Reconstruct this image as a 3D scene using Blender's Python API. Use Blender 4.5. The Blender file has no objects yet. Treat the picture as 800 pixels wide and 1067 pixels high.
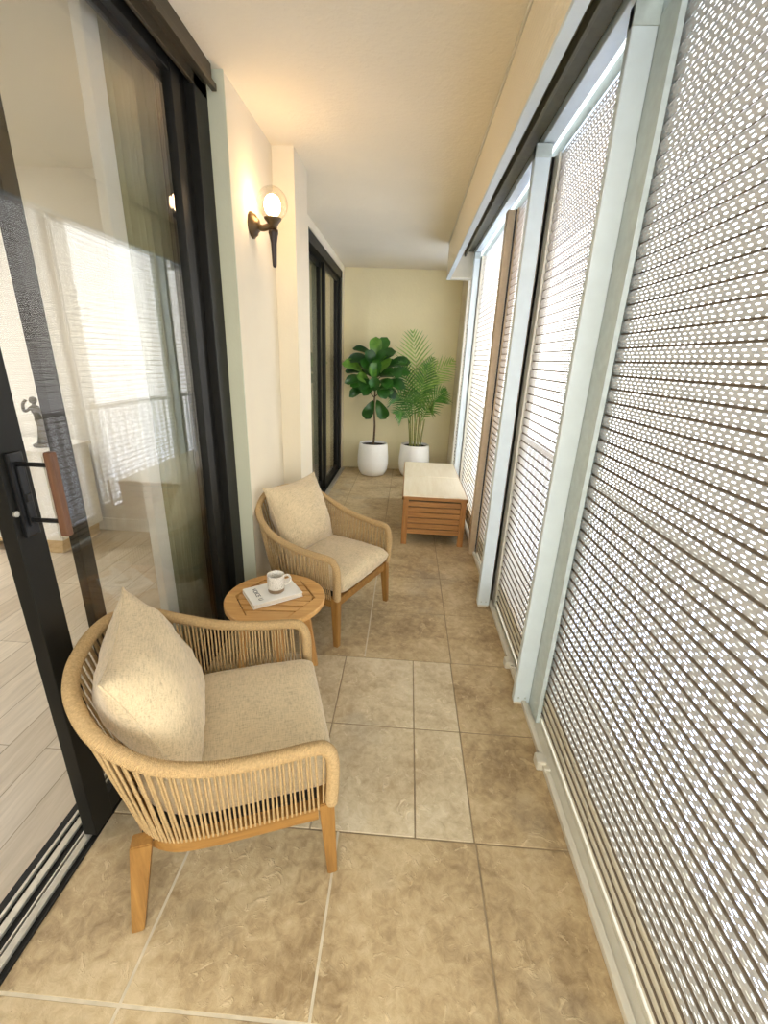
import bpy, bmesh, math, random
from mathutils import Vector, Matrix, noise as mnoise
random.seed(7)
SC = bpy.context.scene
COL = SC.collection
PI = math.pi
H = 2.74            # ceiling height
EYE = 1.60

# ------------------------------------------------------------------ materials
class NT:
    def __init__(s, name):
        s.m = bpy.data.materials.new(name); s.m.use_nodes = True
        s.t = s.m.node_tree; s.t.nodes.clear()
        s.out = s.n('ShaderNodeOutputMaterial')
    def n(s, typ, **kw):
        nd = s.t.nodes.new(typ)
        for k, v in kw.items():
            if k.startswith('i_'):
                key = k[2:].replace('_', ' ')
                nd.inputs[key].default_value = v
            else:
                setattr(nd, k, v)
        return nd
    def l(s, a, b): s.t.links.new(a, b)
    def math(s, op, a, b=None, c=None):
        nd = s.n('ShaderNodeMath', operation=op)
        for i, v in enumerate((a, b, c)):
            if v is None: continue
            if isinstance(v, (int, float)): nd.inputs[i].default_value = v
            else: s.l(v, nd.inputs[i])
        return nd.outputs[0]
    def coord(s, kind='Object', scale=(1, 1, 1), loc=(0, 0, 0)):
        tc = s.n('ShaderNodeTexCoord'); mp = s.n('ShaderNodeMapping')
        mp.inputs['Scale'].default_value = scale; mp.inputs['Location'].default_value = loc
        s.l(tc.outputs[kind], mp.inputs['Vector']); return mp.outputs[0]
    def noise(s, vec, scale, detail=4, rough=.55, dist=0):
        nd = s.n('ShaderNodeTexNoise')
        nd.inputs['Scale'].default_value = scale; nd.inputs['Detail'].default_value = detail
        nd.inputs['Roughness'].default_value = rough; nd.inputs['Distortion'].default_value = dist
        s.l(vec, nd.inputs['Vector']); return nd.outputs['Fac']
    def ramp(s, fac, stops):
        nd = s.n('ShaderNodeValToRGB'); cr = nd.color_ramp
        while len(cr.elements) < len(stops): cr.elements.new(.5)
        for e, (p, c) in zip(cr.elements, stops):
            e.position = p; e.color = (*c, 1)
        s.l(fac, nd.inputs[0]); return nd.outputs[0]
    def mix(s, fac, a, b, mode='MIX'):
        nd = s.n('ShaderNodeMix', data_type='RGBA', blend_type=mode)
        for idx, v in ((0, fac), (6, a), (7, b)):
            if isinstance(v, (int, float)): nd.inputs[idx].default_value = v
            elif isinstance(v, tuple): nd.inputs[idx].default_value = (*v, 1)
            else: s.l(v, nd.inputs[idx])
        return nd.outputs[2]
    def bump(s, h, strength=.3, dist=.01):
        nd = s.n('ShaderNodeBump'); nd.inputs['Strength'].default_value = strength
        nd.inputs['Distance'].default_value = dist; s.l(h, nd.inputs['Height']); return nd.outputs[0]
    def bsdf(s, color, rough=.5, metal=0, normal=None, spec=.5, coat=0, sheen=0):
        b = s.n('ShaderNodeBsdfPrincipled')
        if isinstance(color, tuple): b.inputs['Base Color'].default_value = (*color, 1)
        else: s.l(color, b.inputs['Base Color'])
        if isinstance(rough, (int, float)): b.inputs['Roughness'].default_value = rough
        else: s.l(rough, b.inputs['Roughness'])
        b.inputs['Metallic'].default_value = metal
        b.inputs['Specular IOR Level'].default_value = spec
        b.inputs['Coat Weight'].default_value = coat
        b.inputs['Sheen Weight'].default_value = sheen
        if normal is not None: s.l(normal, b.inputs['Normal'])
        return b
    def done(s, sh):
        s.l(sh.outputs[0] if hasattr(sh, 'outputs') else sh, s.out.inputs[0]); return s.m

def srgb(r, g, b):
    f = lambda c: ((c/255+.055)/1.055)**2.4 if c/255 > .04045 else c/255/12.92
    return (f(r), f(g), f(b))
def dk(c, k): return tuple(v*k for v in c)

def mat_plain(name, c, rough=.5, metal=0, spec=.5, var=.08, scale=30, bump=0, coat=0):
    t = NT(name); v = t.coord()
    n = t.noise(v, scale, 4)
    col = t.ramp(n, [(.3, dk(c, 1-var)), (.7, dk(c, 1+var))])
    return t.done(t.bsdf(col, rough, metal, t.bump(n, bump, .004) if bump else None, spec, coat))

def mat_wall(name, c, scale=60, strength=.25, blot=.05):
    t = NT(name); v = t.coord()
    n = t.noise(v, scale, 6, .6); big = t.noise(v, 1.7, 3)
    col = t.ramp(big, [(.25, dk(c, 1-blot)), (.75, dk(c, 1+blot))])
    return t.done(t.bsdf(col, .85, 0, t.bump(n, strength, .006), .25))

def mat_wood(name, c1, c2, axis='X', rough=.45, scale=1):
    t = NT(name)
    st = {'X': (1.2, 14, 14), 'Y': (14, 1.2, 14), 'Z': (14, 14, 1.2)}[axis]
    v = t.coord(scale=tuple(a*scale for a in st))
    n = t.noise(v, 2.2, 6, .6, .8); f = t.noise(v, 9, 3, .5)
    k = t.math('ADD', t.math('MULTIPLY', n, .75), t.math('MULTIPLY', f, .25))
    col = t.ramp(k, [(.3, c1), (.52, tuple((a+b)/2 for a, b in zip(c1, c2))), (.7, c2)])
    return t.done(t.bsdf(col, rough, 0, t.bump(f, .12, .002), .4))

def mat_fabric(name, c):
    t = NT(name)
    a = t.noise(t.coord(scale=(320, 40, 60)), 1, 3, .6); b = t.noise(t.coord(scale=(40, 320, 320)), 1, 3, .6)
    w = t.math('MULTIPLY', t.math('ADD', a, b), .5); big = t.noise(t.coord(), 9, 3)
    k = t.math('ADD', t.math('MULTIPLY', w, .82), t.math('MULTIPLY', big, .18))
    col = t.ramp(k, [(.36, dk(c, .66)), (.5, c), (.64, dk(c, 1.16))])
    return t.done(t.bsdf(col, .92, 0, t.bump(w, .5, .003), .2, 0, .25))

def mat_cord(name, c):
    t = NT(name); n = t.noise(t.coord(scale=(1, 1, 1)), 160, 3)
    col = t.ramp(n, [(.3, dk(c, .78)), (.7, dk(c, 1.15))])
    return t.done(t.bsdf(col, .8, 0, t.bump(n, .4, .002), .25))

def mat_tile(name, base, dark, light):
    t = NT(name)
    tc = t.n('ShaderNodeTexCoord'); at = t.n('ShaderNodeAttribute', attribute_name='tile_shift')
    ad = t.n('ShaderNodeVectorMath', operation='ADD'); t.l(tc.outputs['Object'], ad.inputs[0]); t.l(at.outputs['Vector'], ad.inputs[1])
    v = ad.outputs[0]
    big = t.noise(v, 3.2, 6, .62, .6); fine = t.noise(v, 26, 7, .68, .5); pit = t.noise(v, 15, 4, .6, 1.6)
    k = t.math('ADD', t.math('MULTIPLY', big, .55), t.math('MULTIPLY', fine, .45))
    col = t.ramp(k, [(.38, dark), (.5, base), (.62, light)])
    ck = t.ramp(pit, [(.60, (0, 0, 0)), (.68, (1, 1, 1))])
    col = t.mix(t.math('MULTIPLY', ck, .42), col, dk(light, 1.22))
    gy = t.ramp(t.noise(v, 2.1, 3), [(.56, (0, 0, 0)), (.70, (1, 1, 1))])
    col = t.mix(t.math('MULTIPLY', gy, .28), col, (.33, .31, .25))
    hs = t.n('ShaderNodeMix', data_type='RGBA', blend_type='MULTIPLY'); hs.inputs[0].default_value = 1
    t.l(col, hs.inputs[6]); t.l(at.outputs['Alpha'], hs.inputs[7])
    rg = t.ramp(fine, [(.3, (.42,)*3), (.7, (.62,)*3)])
    return t.done(t.bsdf(hs.outputs[2], rg, 0, t.bump(t.math('ADD', fine, t.math('MULTIPLY', ck, .6)), .5, .006), .4))

def mat_glass(name, tint=(.985, .988, .978), ior=1.52, extra=.008):
    t = NT(name)
    tr = t.n('ShaderNodeBsdfTransparent'); tr.inputs[0].default_value = (*tint, 1)
    gl = t.n('ShaderNodeBsdfGlossy'); gl.inputs['Roughness'].default_value = .0
    fr = t.n('ShaderNodeFresnel'); gm = t.n('ShaderNodeNewGeometry')
    t.l(t.math('ADD', t.math('MULTIPLY', gm.outputs['Backfacing'], 1/ior-ior), ior), fr.inputs['IOR'])
    mx = t.n('ShaderNodeMixShader'); t.l(t.math('ADD', fr.outputs[0], extra), mx.inputs[0])
    t.l(tr.outputs[0], mx.inputs[1]); t.l(gl.outputs[0], mx.inputs[2])
    return t.done(mx)

def mat_emit(name, c, s):
    t = NT(name); e = t.n('ShaderNodeEmission'); e.inputs[0].default_value = (*c, 1); e.inputs[1].default_value = s
    return t.done(e)

PITCH, ROWS, SOLID = .045, 4, .205
def mat_slats(name, c, tlu=.08, hw=.24, hh=.17):
    """perforated aluminium slat: four rows of staggered slots punched through each 45 mm slat"""
    t = NT(name); tc = t.n('ShaderNodeTexCoord'); sp = t.n('ShaderNodeSeparateXYZ'); t.l(tc.outputs['Object'], sp.inputs[0])
    y, z = sp.outputs[1], sp.outputs[2]
    zr = t.math('DIVIDE', z, PITCH/ROWS); row = t.math('FLOOR', zr); fv = t.math('SUBTRACT', t.math('FRACT', zr), .5)
    sh = t.math('MULTIPLY', t.math('FRACT', t.math('MULTIPLY', row, .5)), .6)
    fu = t.math('SUBTRACT', t.math('FRACT', t.math('ADD', t.math('DIVIDE', y, .029), sh)), .5)
    d = t.math('ADD', t.math('POWER', t.math('ABSOLUTE', t.math('DIVIDE', fu, hw)), 3), t.math('POWER', t.math('ABSOLUTE', t.math('DIVIDE', fv, hh)), 3))
    hole = t.math('MULTIPLY', t.math('LESS_THAN', d, 1.0), t.math('GREATER_THAN', z, SOLID))
    n = t.noise(t.coord(scale=(1, 6, 30)), 3, 4)
    col = t.ramp(n, [(.3, dk(c, .9)), (.7, dk(c, 1.08))])
    b = t.bsdf(col, .34, .0, None, .55)
    tl = t.n('ShaderNodeBsdfTranslucent'); t.l(col, tl.inputs[0])
    m1 = t.n('ShaderNodeMixShader'); m1.inputs[0].default_value = tlu; t.l(b.outputs[0], m1.inputs[1]); t.l(tl.outputs[0], m1.inputs[2])
    tr = t.n('ShaderNodeBsdfTransparent'); m2 = t.n('ShaderNodeMixShader'); t.l(hole, m2.inputs[0]); t.l(m1.outputs[0], m2.inputs[1]); t.l(tr.outputs[0], m2.inputs[2])
    return t.done(m2)

M = {}
M['wall'] = mat_wall('cream_plaster', srgb(226, 215, 190), 70, .2)
M['wall_back'] = mat_wall('olive_cream_plaster', srgb(233, 221, 180), 45, .5, .05)
M['ceiling'] = mat_wall('stucco_ceiling', srgb(234, 223, 198), 38, .55, .04)
M['reveal'] = mat_wall('greenish_reveal', srgb(190, 190, 165), 60, .2)
M['room_white'] = mat_wall('white_room_paint', srgb(236, 232, 222), 80, .08, .02)
M['tile'] = mat_tile('worn_beige_tile', srgb(184, 159, 118), srgb(148, 123, 87), srgb(206, 183, 142))
M['tile_new'] = mat_tile('pale_travertine_tile', srgb(205, 186, 150), srgb(178, 155, 120), srgb(222, 206, 174))
M['grout'] = mat_plain('grout', srgb(150, 130, 100), .9, var=.2, scale=12)
M['grout_pale'] = mat_plain('pale_grout', srgb(205, 190, 160), .9, var=.12, scale=20)
M['black'] = mat_plain('black_anodised_metal', srgb(22, 21, 17), .45, 0, .25, .12, 12)
M['blackpl'] = mat_plain('black_handle_metal', srgb(18, 18, 18), .3, .2)
M['bronze'] = mat_plain('dark_bronze_header', srgb(70, 62, 46), .42, .3)
M['silver'] = mat_plain('silver_track_aluminium', srgb(200, 195, 180), .3, .7)
M['glass'] = mat_glass('door_glass')
M['white'] = mat_plain('white_powder_coat', srgb(216, 227, 230), .35, 0, .5, .03, 14)
M['ivory'] = mat_plain('ivory_aluminium', srgb(214, 208, 190), .38, 0, .5, .04, 16)
M['grey'] = mat_plain('grey_green_aluminium', srgb(190, 200, 196), .4, 0)
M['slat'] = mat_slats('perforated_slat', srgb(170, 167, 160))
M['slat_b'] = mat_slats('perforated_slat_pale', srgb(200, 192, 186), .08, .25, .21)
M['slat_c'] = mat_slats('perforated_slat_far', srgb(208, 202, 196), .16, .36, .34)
M['joint'] = mat_plain('shaded_slat_joint', srgb(128, 115, 98), .7)  # groove shadow between slats, painted into the joint faces as a darker colour
M['rubber'] = mat_plain('dark_rubber', srgb(40, 36, 30), .7)
M['divider'] = mat_plain('beige_divider', srgb(190, 168, 138), .45)
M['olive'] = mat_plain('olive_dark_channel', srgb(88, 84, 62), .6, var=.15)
M['wood'] = mat_wood('acacia_wood', srgb(122, 84, 38), srgb(172, 126, 64), 'X')
M['woodz'] = mat_wood('acacia_leg', srgb(122, 84, 38), srgb(172, 126, 64), 'Z')
M['woody'] = mat_wood('acacia_wood_long', srgb(122, 84, 38), srgb(172, 126, 64), 'Y')
M['table'] = mat_wood('teak_table', srgb(186, 134, 72), srgb(222, 176, 112), 'X')
M['tablez'] = mat_wood('teak_table_leg', srgb(182, 130, 70), srgb(215, 168, 104), 'Z')
M['bench'] = mat_wood('reddish_bench_wood', srgb(144, 96, 46), srgb(196, 142, 82), 'X')
M['benchz'] = mat_wood('reddish_bench_post', srgb(140, 92, 44), srgb(192, 138, 78), 'Z')
M['benchtop'] = mat_wood('pale_bench_top', srgb(236, 218, 186), srgb(246, 232, 206), 'Y', .22)
M['fabric'] = mat_fabric('oatmeal_linen', srgb(205, 184, 147))
M['cord'] = mat_cord('tan_rope', srgb(182, 152, 106))
M['cord2'] = mat_cord('tan_rope_wrapped', srgb(184, 154, 108))
M['pot'] = mat_plain('matte_white_ceramic', srgb(242, 239, 230), .45, var=.02)
M['soil'] = mat_plain('potting_soil', srgb(48, 36, 26), .95, var=.4, scale=60, bump=.8)
M['bark'] = mat_plain('brown_trunk', srgb(98, 78, 52), .8, var=.3, scale=50, bump=.4)
M['cane'] = mat_plain('green_yellow_cane', srgb(140, 140, 70), .5, var=.2)
M['room_wood'] = mat_wood('pale_oak_cabinet', srgb(200, 170, 125), srgb(224, 198, 156), 'X')
M['walnut'] = mat_wood('walnut_grip', srgb(74, 48, 32), srgb(112, 78, 54), 'Z')
M['cab_white'] = mat_plain('white_cabinet_lacquer', srgb(244, 240, 230), .35, var=.02)
M['statue'] = mat_plain('grey_stone_figurine', srgb(92, 84, 62), .6, var=.3, scale=40)
M['curtain'] = mat_plain('grey_green_curtain', srgb(150, 152, 122), .9, var=.1, scale=8)
M['mug'] = None
M['paper'] = mat_plain('white_book_cover', srgb(240, 236, 226), .5, var=.02)
M['pages'] = mat_plain('book_pages', srgb(226, 216, 196), .8, var=.08, scale=200)
M['ink'] = mat_plain('dark_ink', srgb(50, 48, 44), .7)
M['lampmetal'] = mat_plain('aged_bronze_lamp', srgb(92, 74, 48), .38, .55)
M['lampdark'] = mat_plain('dark_brown_lamp_torch', srgb(44, 28, 20), .4, .2)
M['globe'] = mat_glass('lamp_globe_glass', (.98, .96, .92), 1.5, .03)
M['bulb'] = mat_emit('glowing_bulb', (1, .68, .38), 24)
M['fill_light'] = mat_emit('added_room_light', (1, .98, .98), 40)  # emission for the unseen lights added in both rooms
M['concrete'] = mat_plain('outside_concrete', srgb(205, 200, 190), .9, var=.06, scale=4)
M['railing'] = mat_plain('grey_railing_paint', srgb(222, 222, 216), .5)

def mug_mat():
    t = NT('speckled_stoneware'); tc = t.n('ShaderNodeTexCoord'); sp = t.n('ShaderNodeSeparateXYZ'); t.l(tc.outputs['Object'], sp.inputs[0])
    n = t.noise(tc.outputs['Object'], 220, 3); band = t.math('LESS_THAN', sp.outputs[2], .022)
    c = t.ramp(n, [(.32, srgb(150, 138, 118)), (.42, srgb(214, 206, 190)), (.7, srgb(228, 221, 207))])
    return t.done(t.bsdf(t.mix(band, c, srgb(140, 116, 84)), .45, 0, t.bump(n, .1, .002)))
M['mug'] = mug_mat()

def leaf_mat(name, c1, c2, c3):
    t = NT(name); n = t.noise(t.coord(), 14, 4)
    at = t.n('ShaderNodeAttribute', attribute_name='leaf_tone')
    k = t.math('ADD', t.math('MULTIPLY', n, .4), t.math('MULTIPLY', at.outputs['Fac'], .6))
    col = t.ramp(k, [(.25, c1), (.5, c2), (.8, c3)])
    b = t.bsdf(col, .3, 0, None, .5)
    tl = t.n('ShaderNodeBsdfTranslucent'); t.l(col, tl.inputs[0]); mx = t.n('ShaderNodeMixShader'); mx.inputs[0].default_value = .18
    t.l(b.outputs[0], mx.inputs[1]); t.l(tl.outputs[0], mx.inputs[2]); return t.done(mx)
M['fig'] = leaf_mat('fiddle_leaf', srgb(24, 62, 22), srgb(56, 108, 36), srgb(130, 174, 70))
M['palm'] = leaf_mat('palm_leaf', srgb(24, 62, 26), srgb(80, 128, 52), srgb(176, 196, 104))

def plank_mat():
    t = NT('pale_oak_planks'); v = t.coord()
    br = t.n('ShaderNodeTexBrick'); mp = t.n('ShaderNodeMapping'); mp.inputs['Rotation'].default_value = (0, 0, PI/2)
    t.l(v, mp.inputs[0]); t.l(mp.outputs[0], br.inputs['Vector'])
    br.inputs['Scale'].default_value = 1; br.inputs['Brick Width'].default_value = 1.3; br.inputs['Row Height'].default_value = .16
    br.inputs['Mortar Size'].default_value = .002; br.inputs['Color1'].default_value = (*srgb(196, 182, 160), 1)
    br.inputs['Color2'].default_value = (*srgb(214, 203, 184), 1); br.inputs['Mortar'].default_value = (*srgb(150, 136, 116), 1)
    n = t.noise(t.coord(scale=(22, 1.6, 1)), 2, 5, .6, .6)
    g = t.ramp(n, [(.3, (.80, .78, .74)), (.7, (1.05, 1.04, 1.02))])
    return t.done(t.bsdf(t.mix(1.0, br.outputs['Color'], g, 'MULTIPLY'), .35, 0, None, .4))
M['plank'] = plank_mat()

def pelmet_mat():
    t = NT('beige_ribbed_pelmet'); sp = t.n('ShaderNodeSeparateXYZ'); tc = t.n('ShaderNodeTexCoord'); t.l(tc.outputs['Object'], sp.inputs[0])
    s = t.math('SINE', t.math('MULTIPLY', sp.outputs[2], 2*PI/.022))
    return t.done(t.bsdf(srgb(238, 226, 200), .5, 0, t.bump(s, .25, .003), .4))
M['pelmet'] = pelmet_mat()

# ------------------------------------------------------------------ mesh helpers
def smooth_all(bm):
    for f in bm.faces: f.smooth = True
def obj(name, bm, mat, parent=None, smooth=False, loc=None):
    me = bpy.data.meshes.new(name); bmesh.ops.recalc_face_normals(bm, faces=bm.faces[:]) if not getattr(bm, 'is_open', False) else None
    if smooth: smooth_all(bm)
    bm.to_mesh(me); bm.free()
    o = bpy.data.objects.new(name, me)
    mats = mat if isinstance(mat, (list, tuple)) else [mat]
    for m in mats: me.materials.append(M[m] if isinstance(m, str) else m)
    COL.objects.link(o)
    if parent: o.parent = parent
    if loc: o.location = loc
    return o
def tag(o, label=None, cat=None, group=None, kind=None):
    if label: o['label'] = label
    if cat: o['category'] = cat
    if group: o['group'] = group
    if kind: o['kind'] = kind
    return o
def thing(name, loc, rz, label, cat, group=None, kind=None):
    o = bpy.data.objects.new(name, None); COL.objects.link(o); o.empty_display_size = .1
    o.location = loc; o.rotation_euler = (0, 0, rz)
    return tag(o, label, cat, group, kind)

def bx(bm, x0, x1, y0, y1, z0, z1, bev=0, mi=0, seg=2):
    r = bmesh.ops.create_cube(bm, size=1)
    vs = r['verts']
    for v in vs:
        v.co = Vector((x0+(v.co.x+.5)*(x1-x0), y0+(v.co.y+.5)*(y1-y0), z0+(v.co.z+.5)*(z1-z0)))
    fs = set(f for v in vs for f in v.link_faces)
    for f in fs: f.material_index = mi
    if bev:
        es = list(set(e for v in vs for e in v.link_edges))
        r = bmesh.ops.bevel(bm, geom=es, offset=bev, segments=seg, profile=.6, affect='EDGES')
        for f in r['faces']: f.material_index = mi
    return bm
def box(*a, **k): return bx(bmesh.new(), *a, **k)

def ring_faces(bm, rings, closed=True, cap=True):
    n = len(rings[0])
    for a, b in zip(rings, rings[1:]):
        for i in range(n if closed else n-1):
            j = (i+1) % n
            bm.faces.new((a[i], a[j], b[j], b[i]))
    if cap:
        bm.faces.new(list(reversed(rings[0]))); bm.faces.new(rings[-1])
def frames(pts):
    pts = [Vector(p) for p in pts]; out = []; up = None
    for i, p in enumerate(pts):
        t = (pts[min(i+1, len(pts)-1)]-pts[max(i-1, 0)]).normalized()
        if up is None:
            up = Vector((0, 0, 1)) if abs(t.z) < .9 else Vector((1, 0, 0))
        s = t.cross(up)
        if s.length < 1e-5: s = t.orthogonal()
        s.normalize(); up = s.cross(t).normalized(); out.append((p, s, up))
    return out
def tube(bm, pts, r, seg=8, cap=True):
    rings = []
    for i, (p, s, u) in enumerate(frames(pts)):
        rr = r[i] if isinstance(r, (list, tuple)) else r
        rings.append([bm.verts.new(p+s*rr*math.cos(a)+u*rr*math.sin(a)) for a in [2*PI*k/seg for k in range(seg)]])
    ring_faces(bm, rings, True, cap); return bm
def sweep_rect(bm, pts, w, h, up=Vector((0, 0, 1))):
    """rectangular section along a plan path"""
    pts = [Vector(p) for p in pts]; rings = []
    for i, p in enumerate(pts):
        t = (pts[min(i+1, len(pts)-1)]-pts[max(i-1, 0)]).normalized(); s = t.cross(up).normalized()
        rings.append([bm.verts.new(p+s*a*w/2+up*b*h/2) for a, b in ((-1, -1), (1, -1), (1, 1), (-1, 1))])
    ring_faces(bm, rings); return bm
def lathe(bm, prof, seg=32, axis='Z', c=(0, 0, 0)):
    c = Vector(c); rings = []
    for r, h in prof:
        ring = []
        for k in range(seg):
            a = 2*PI*k/seg; r_ = max(r, 1e-4)
            p = Vector((r_*math.cos(a), r_*math.sin(a), h)) if axis == 'Z' else Vector((h, r_*math.cos(a), r_*math.sin(a)))
            ring.append(bm.verts.new(c+p))
        rings.append(ring)
    ring_faces(bm, rings); return bm
def taper(bm, p0, p1, h0, h1, bev=.003):
    """tapered square leg from p0 (half width h0) to p1 (half width h1)"""
    p0, p1 = Vector(p0), Vector(p1); vs = []
    for p, h in ((p0, h0), (p1, h1)):
        hx, hy = h if isinstance(h, tuple) else (h, h)
        vs.append([bm.verts.new(p+Vector((a*hx, b*hy, 0))) for a, b in ((-1, -1), (1, -1), (1, 1), (-1, 1))])
    n0 = len(bm.edges); ring_faces(bm, vs)
    if bev: bmesh.ops.bevel(bm, geom=list(set(e for r in vs for v in r for e in v.link_edges)), offset=bev, segments=2, affect='EDGES')
    return bm
def spline(cps, n):
    """Catmull-Rom through control points, n samples per span"""
    P = [Vector(p) for p in cps]; P = [2*P[0]-P[1]]+P+[2*P[-1]-P[-2]]; out = []
    for i in range(1, len(P)-2):
        for k in range(n):
            t = k/n; a, b, c, d = P[i-1:i+3]
            out.append(.5*((2*b)+(c-a)*t+(2*a-5*b+4*c-d)*t*t+(3*b-a-3*c+d)*t**3))
    out.append(P[-2]); return out
def resample(pts, n):
    L = [0]
    for a, b in zip(pts, pts[1:]): L.append(L[-1]+(b-a).length)
    out = []; j = 0
    for k in range(n):
        s = L[-1]*k/(n-1)
        while j < len(L)-2 and L[j+1] < s: j += 1
        f = (s-L[j])/max(L[j+1]-L[j], 1e-9); out.append(pts[j].lerp(pts[j+1], min(max(f, 0), 1)))
    return out

# ------------------------------------------------------------------ room shell
SY0, SY1 = -2.4, 6.5          # balcony extent
XW, XD, XF = -.87, -.98, -.94  # wall face by the lamp, door plane, far wall face

# floor: grout bed with single tiles laid on it
bm = box(-1.0, .75, SY0-.1, SY1+.2, -.12, -.003)
floor = obj('floor', bm, 'grout'); tag(floor, kind='structure')
xs0 = [-1.0, -.655, -.16, .33, .82]
ys = [-2.4, -1.89, -1.395, -.895, -.395, .095, .585, 1.062, 1.545, 2.022, 2.51, 3.015, 3.515, 4.01, 4.505, 5.0, 5.5, 6.0, 6.5]
me = bpy.data.meshes.new('tiles'); bm = bmesh.new()
lay = bm.faces.layers.float_color.new('tile_shift') if hasattr(bm.faces.layers, 'float_color') else None
tile_info = []
def add_tile(x0, x1, y0, y1, mi):
    g = .0028; n0 = len(bm.faces)
    bx(bm, x0+g, x1-g, y0+g, y1-g, -.02, 0, .002, mi, 1)
    bm.faces.ensure_lookup_table()
    s = (random.uniform(0, 20), random.uniform(0, 20), random.uniform(0, 20), random.uniform(.86, 1.04))
    tile_info.append((n0, len(bm.faces), s))
for y0, y1 in zip(ys, ys[1:]):
    new = 1.05 < y0 < 1.9
    cols = [-1.0, -.645, -.264, .115, .325, .82] if new else xs0
    for x0, x1 in zip(cols, cols[1:]):
        add_tile(x0, x1, y0, y1, 1 if (new and x1 < .4 and x0 > -.8) else 0)
fl = [None]*len(bm.faces)
for a, b, s in tile_info:
    for i in range(a, b): fl[i] = s
bm.to_mesh(me); bm.free()
at = me.attributes.new('tile_shift', 'FLOAT_COLOR', 'CORNER')
for p in me.polygons:
    for li in p.loop_indices: at.data[li].color = fl[p.index] or (0, 0, 0, 1)
me.materials.append(M['tile']); me.materials.append(M['tile_new'])
tiles = bpy.data.objects.new('floor_tiles', me); COL.objects.link(tiles); tiles.parent = floor
# pale grout in the joints of the worn tiles near the door
bm = bmesh.new()
for xj in (-.655, -.16):
    for ya, yb in ((-.4, 1.062), (2.03, 3.3)): bx(bm, xj-.004, xj+.004, ya, yb, -.004, -.0005)
bx(bm, -1.0, .3, .580, .590, -.004, -.0008)
obj('grout_line', bm, 'grout_pale', floor)

tag(obj('ceiling', box(-1.2, 1.45, SY0-.1, SY1+.2, H, H+.15), 'ceiling'), kind='structure')
tag(obj('wall_back', box(-1.3, 1.0, SY1, SY1+.15, 0, H), 'wall_back'), kind='structure')
tag(obj('wall_behind', box(-1.3, 1.0, SY0-.15, SY0, 0, 1.0), 'wall'), kind='structure')
# left wall between the two doors, with the pier
bm = box(-1.12, XW, 2.335, 3.02, 0, H); tag(obj('wall_left', bm, 'wall'), kind='structure')
bm = box(-1.12, -.74, 3.02, 3.36, 0, H); tag(obj('wall_pier', bm, 'wall'), kind='structure')
bm = box(-1.12, XF, 3.36, 4.30, 0, H); bx(bm, -1.12, XF, 6.36, 6.5, 0, H); bx(bm, -1.12, XF, 4.30, 6.36, 2.66, H)
tag(obj('wall_far_left', bm, 'wall'), kind='structure')
bm = box(-1.12, XW, SY0, -.06, 0, H); tag(obj('wall_near_left', bm, 'wall'), kind='structure')
bm = box(-1.005, XW+.0015, 2.328, 2.3365, 0, H); tag(obj('trim_1', bm, 'reveal'), kind='structure')
bm = box(.655, 1.0, 5.93, 6.5, 0, H); tag(obj('wall_right', bm, 'wall'), kind='structure')

# ------------------------------------------------------------------ near sliding door (structure)
D0, D1 = -.06, 2.33
door = thing('door_1', (0, 0, 0), 0, None, None, kind='structure')
bm = bmesh.new()                                  # right jamb, stepped
bx(bm, -1.09, -.945, 2.20, D1, 0, 2.69, .003); bx(bm, -1.09, -.985, 2.155, 2.20, 0, 2.69, .002)
bx(bm, -1.09, -.945, D0, .0, 0, 2.69, .003)
obj('door_frame', bm, 'black', door)
bm = bmesh.new()
for x in (-1.0, -1.035): bx(bm, x-.004, x+.004, 2.14, 2.157, .03, 2.66)
obj('track_strip', bm, 'silver', door)
bm = bmesh.new()                                  # header
bx(bm, -1.09, -.905, D0, D1-.035, 2.672, H, .003); bx(bm, -.915, -.893, D0, D1-.02, 2.655, 2.68, .002)
bx(bm, -.96, -.945, D0, D1, 2.63, 2.675, .002); bx(bm, -1.02, -1.0, D0, D1, 2.63, 2.675, .002)
obj('header', bm, 'bronze', door)
bm = bmesh.new()                                  # threshold
bx(bm, -1.14, -.985, D0, D1, -.02, .006, .001)
obj('threshold', bm, 'black', door)
bm = bmesh.new()
for x, w in ((-1.105, .010), (-1.075, .022), (-1.035, .006), (-1.015, .022)): bx(bm, x-w/2, x+w/2, D0, D1, 0, .016, .0015)
obj('track', bm, 'silver', door)
def panel(name, x0, x1, y0, y1, st, rst, z0=.018, z1=2.655):
    bm = bmesh.new()
    bx(bm, x0, x1, y0, y0+st, z0, z1, .003); bx(bm, x0, x1, y1-rst, y1, z0, z1, .003)
    bx(bm, x0+.004, x1-.004, y0+st-.002, y1-rst+.002, z0, z0+.085, .003); bx(bm, x0+.004, x1-.004, y0+st-.002, y1-rst+.002, z1-.045, z1, .003)
    o = obj(name, bm, 'black', door)
    xm = (x0+x1)/2
    obj('glass_pane', box(xm-.003, xm+.003, y0+st-.008, y1-rst+.008, z0+.08, z1-.04), 'glass', o)
    return o
sl = panel('sliding_panel', -1.024, -.98, .968, 2.145, .085, .07)
panel('fixed_panel', -1.072, -1.04, 1.232, 2.19, .055, .04)
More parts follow.
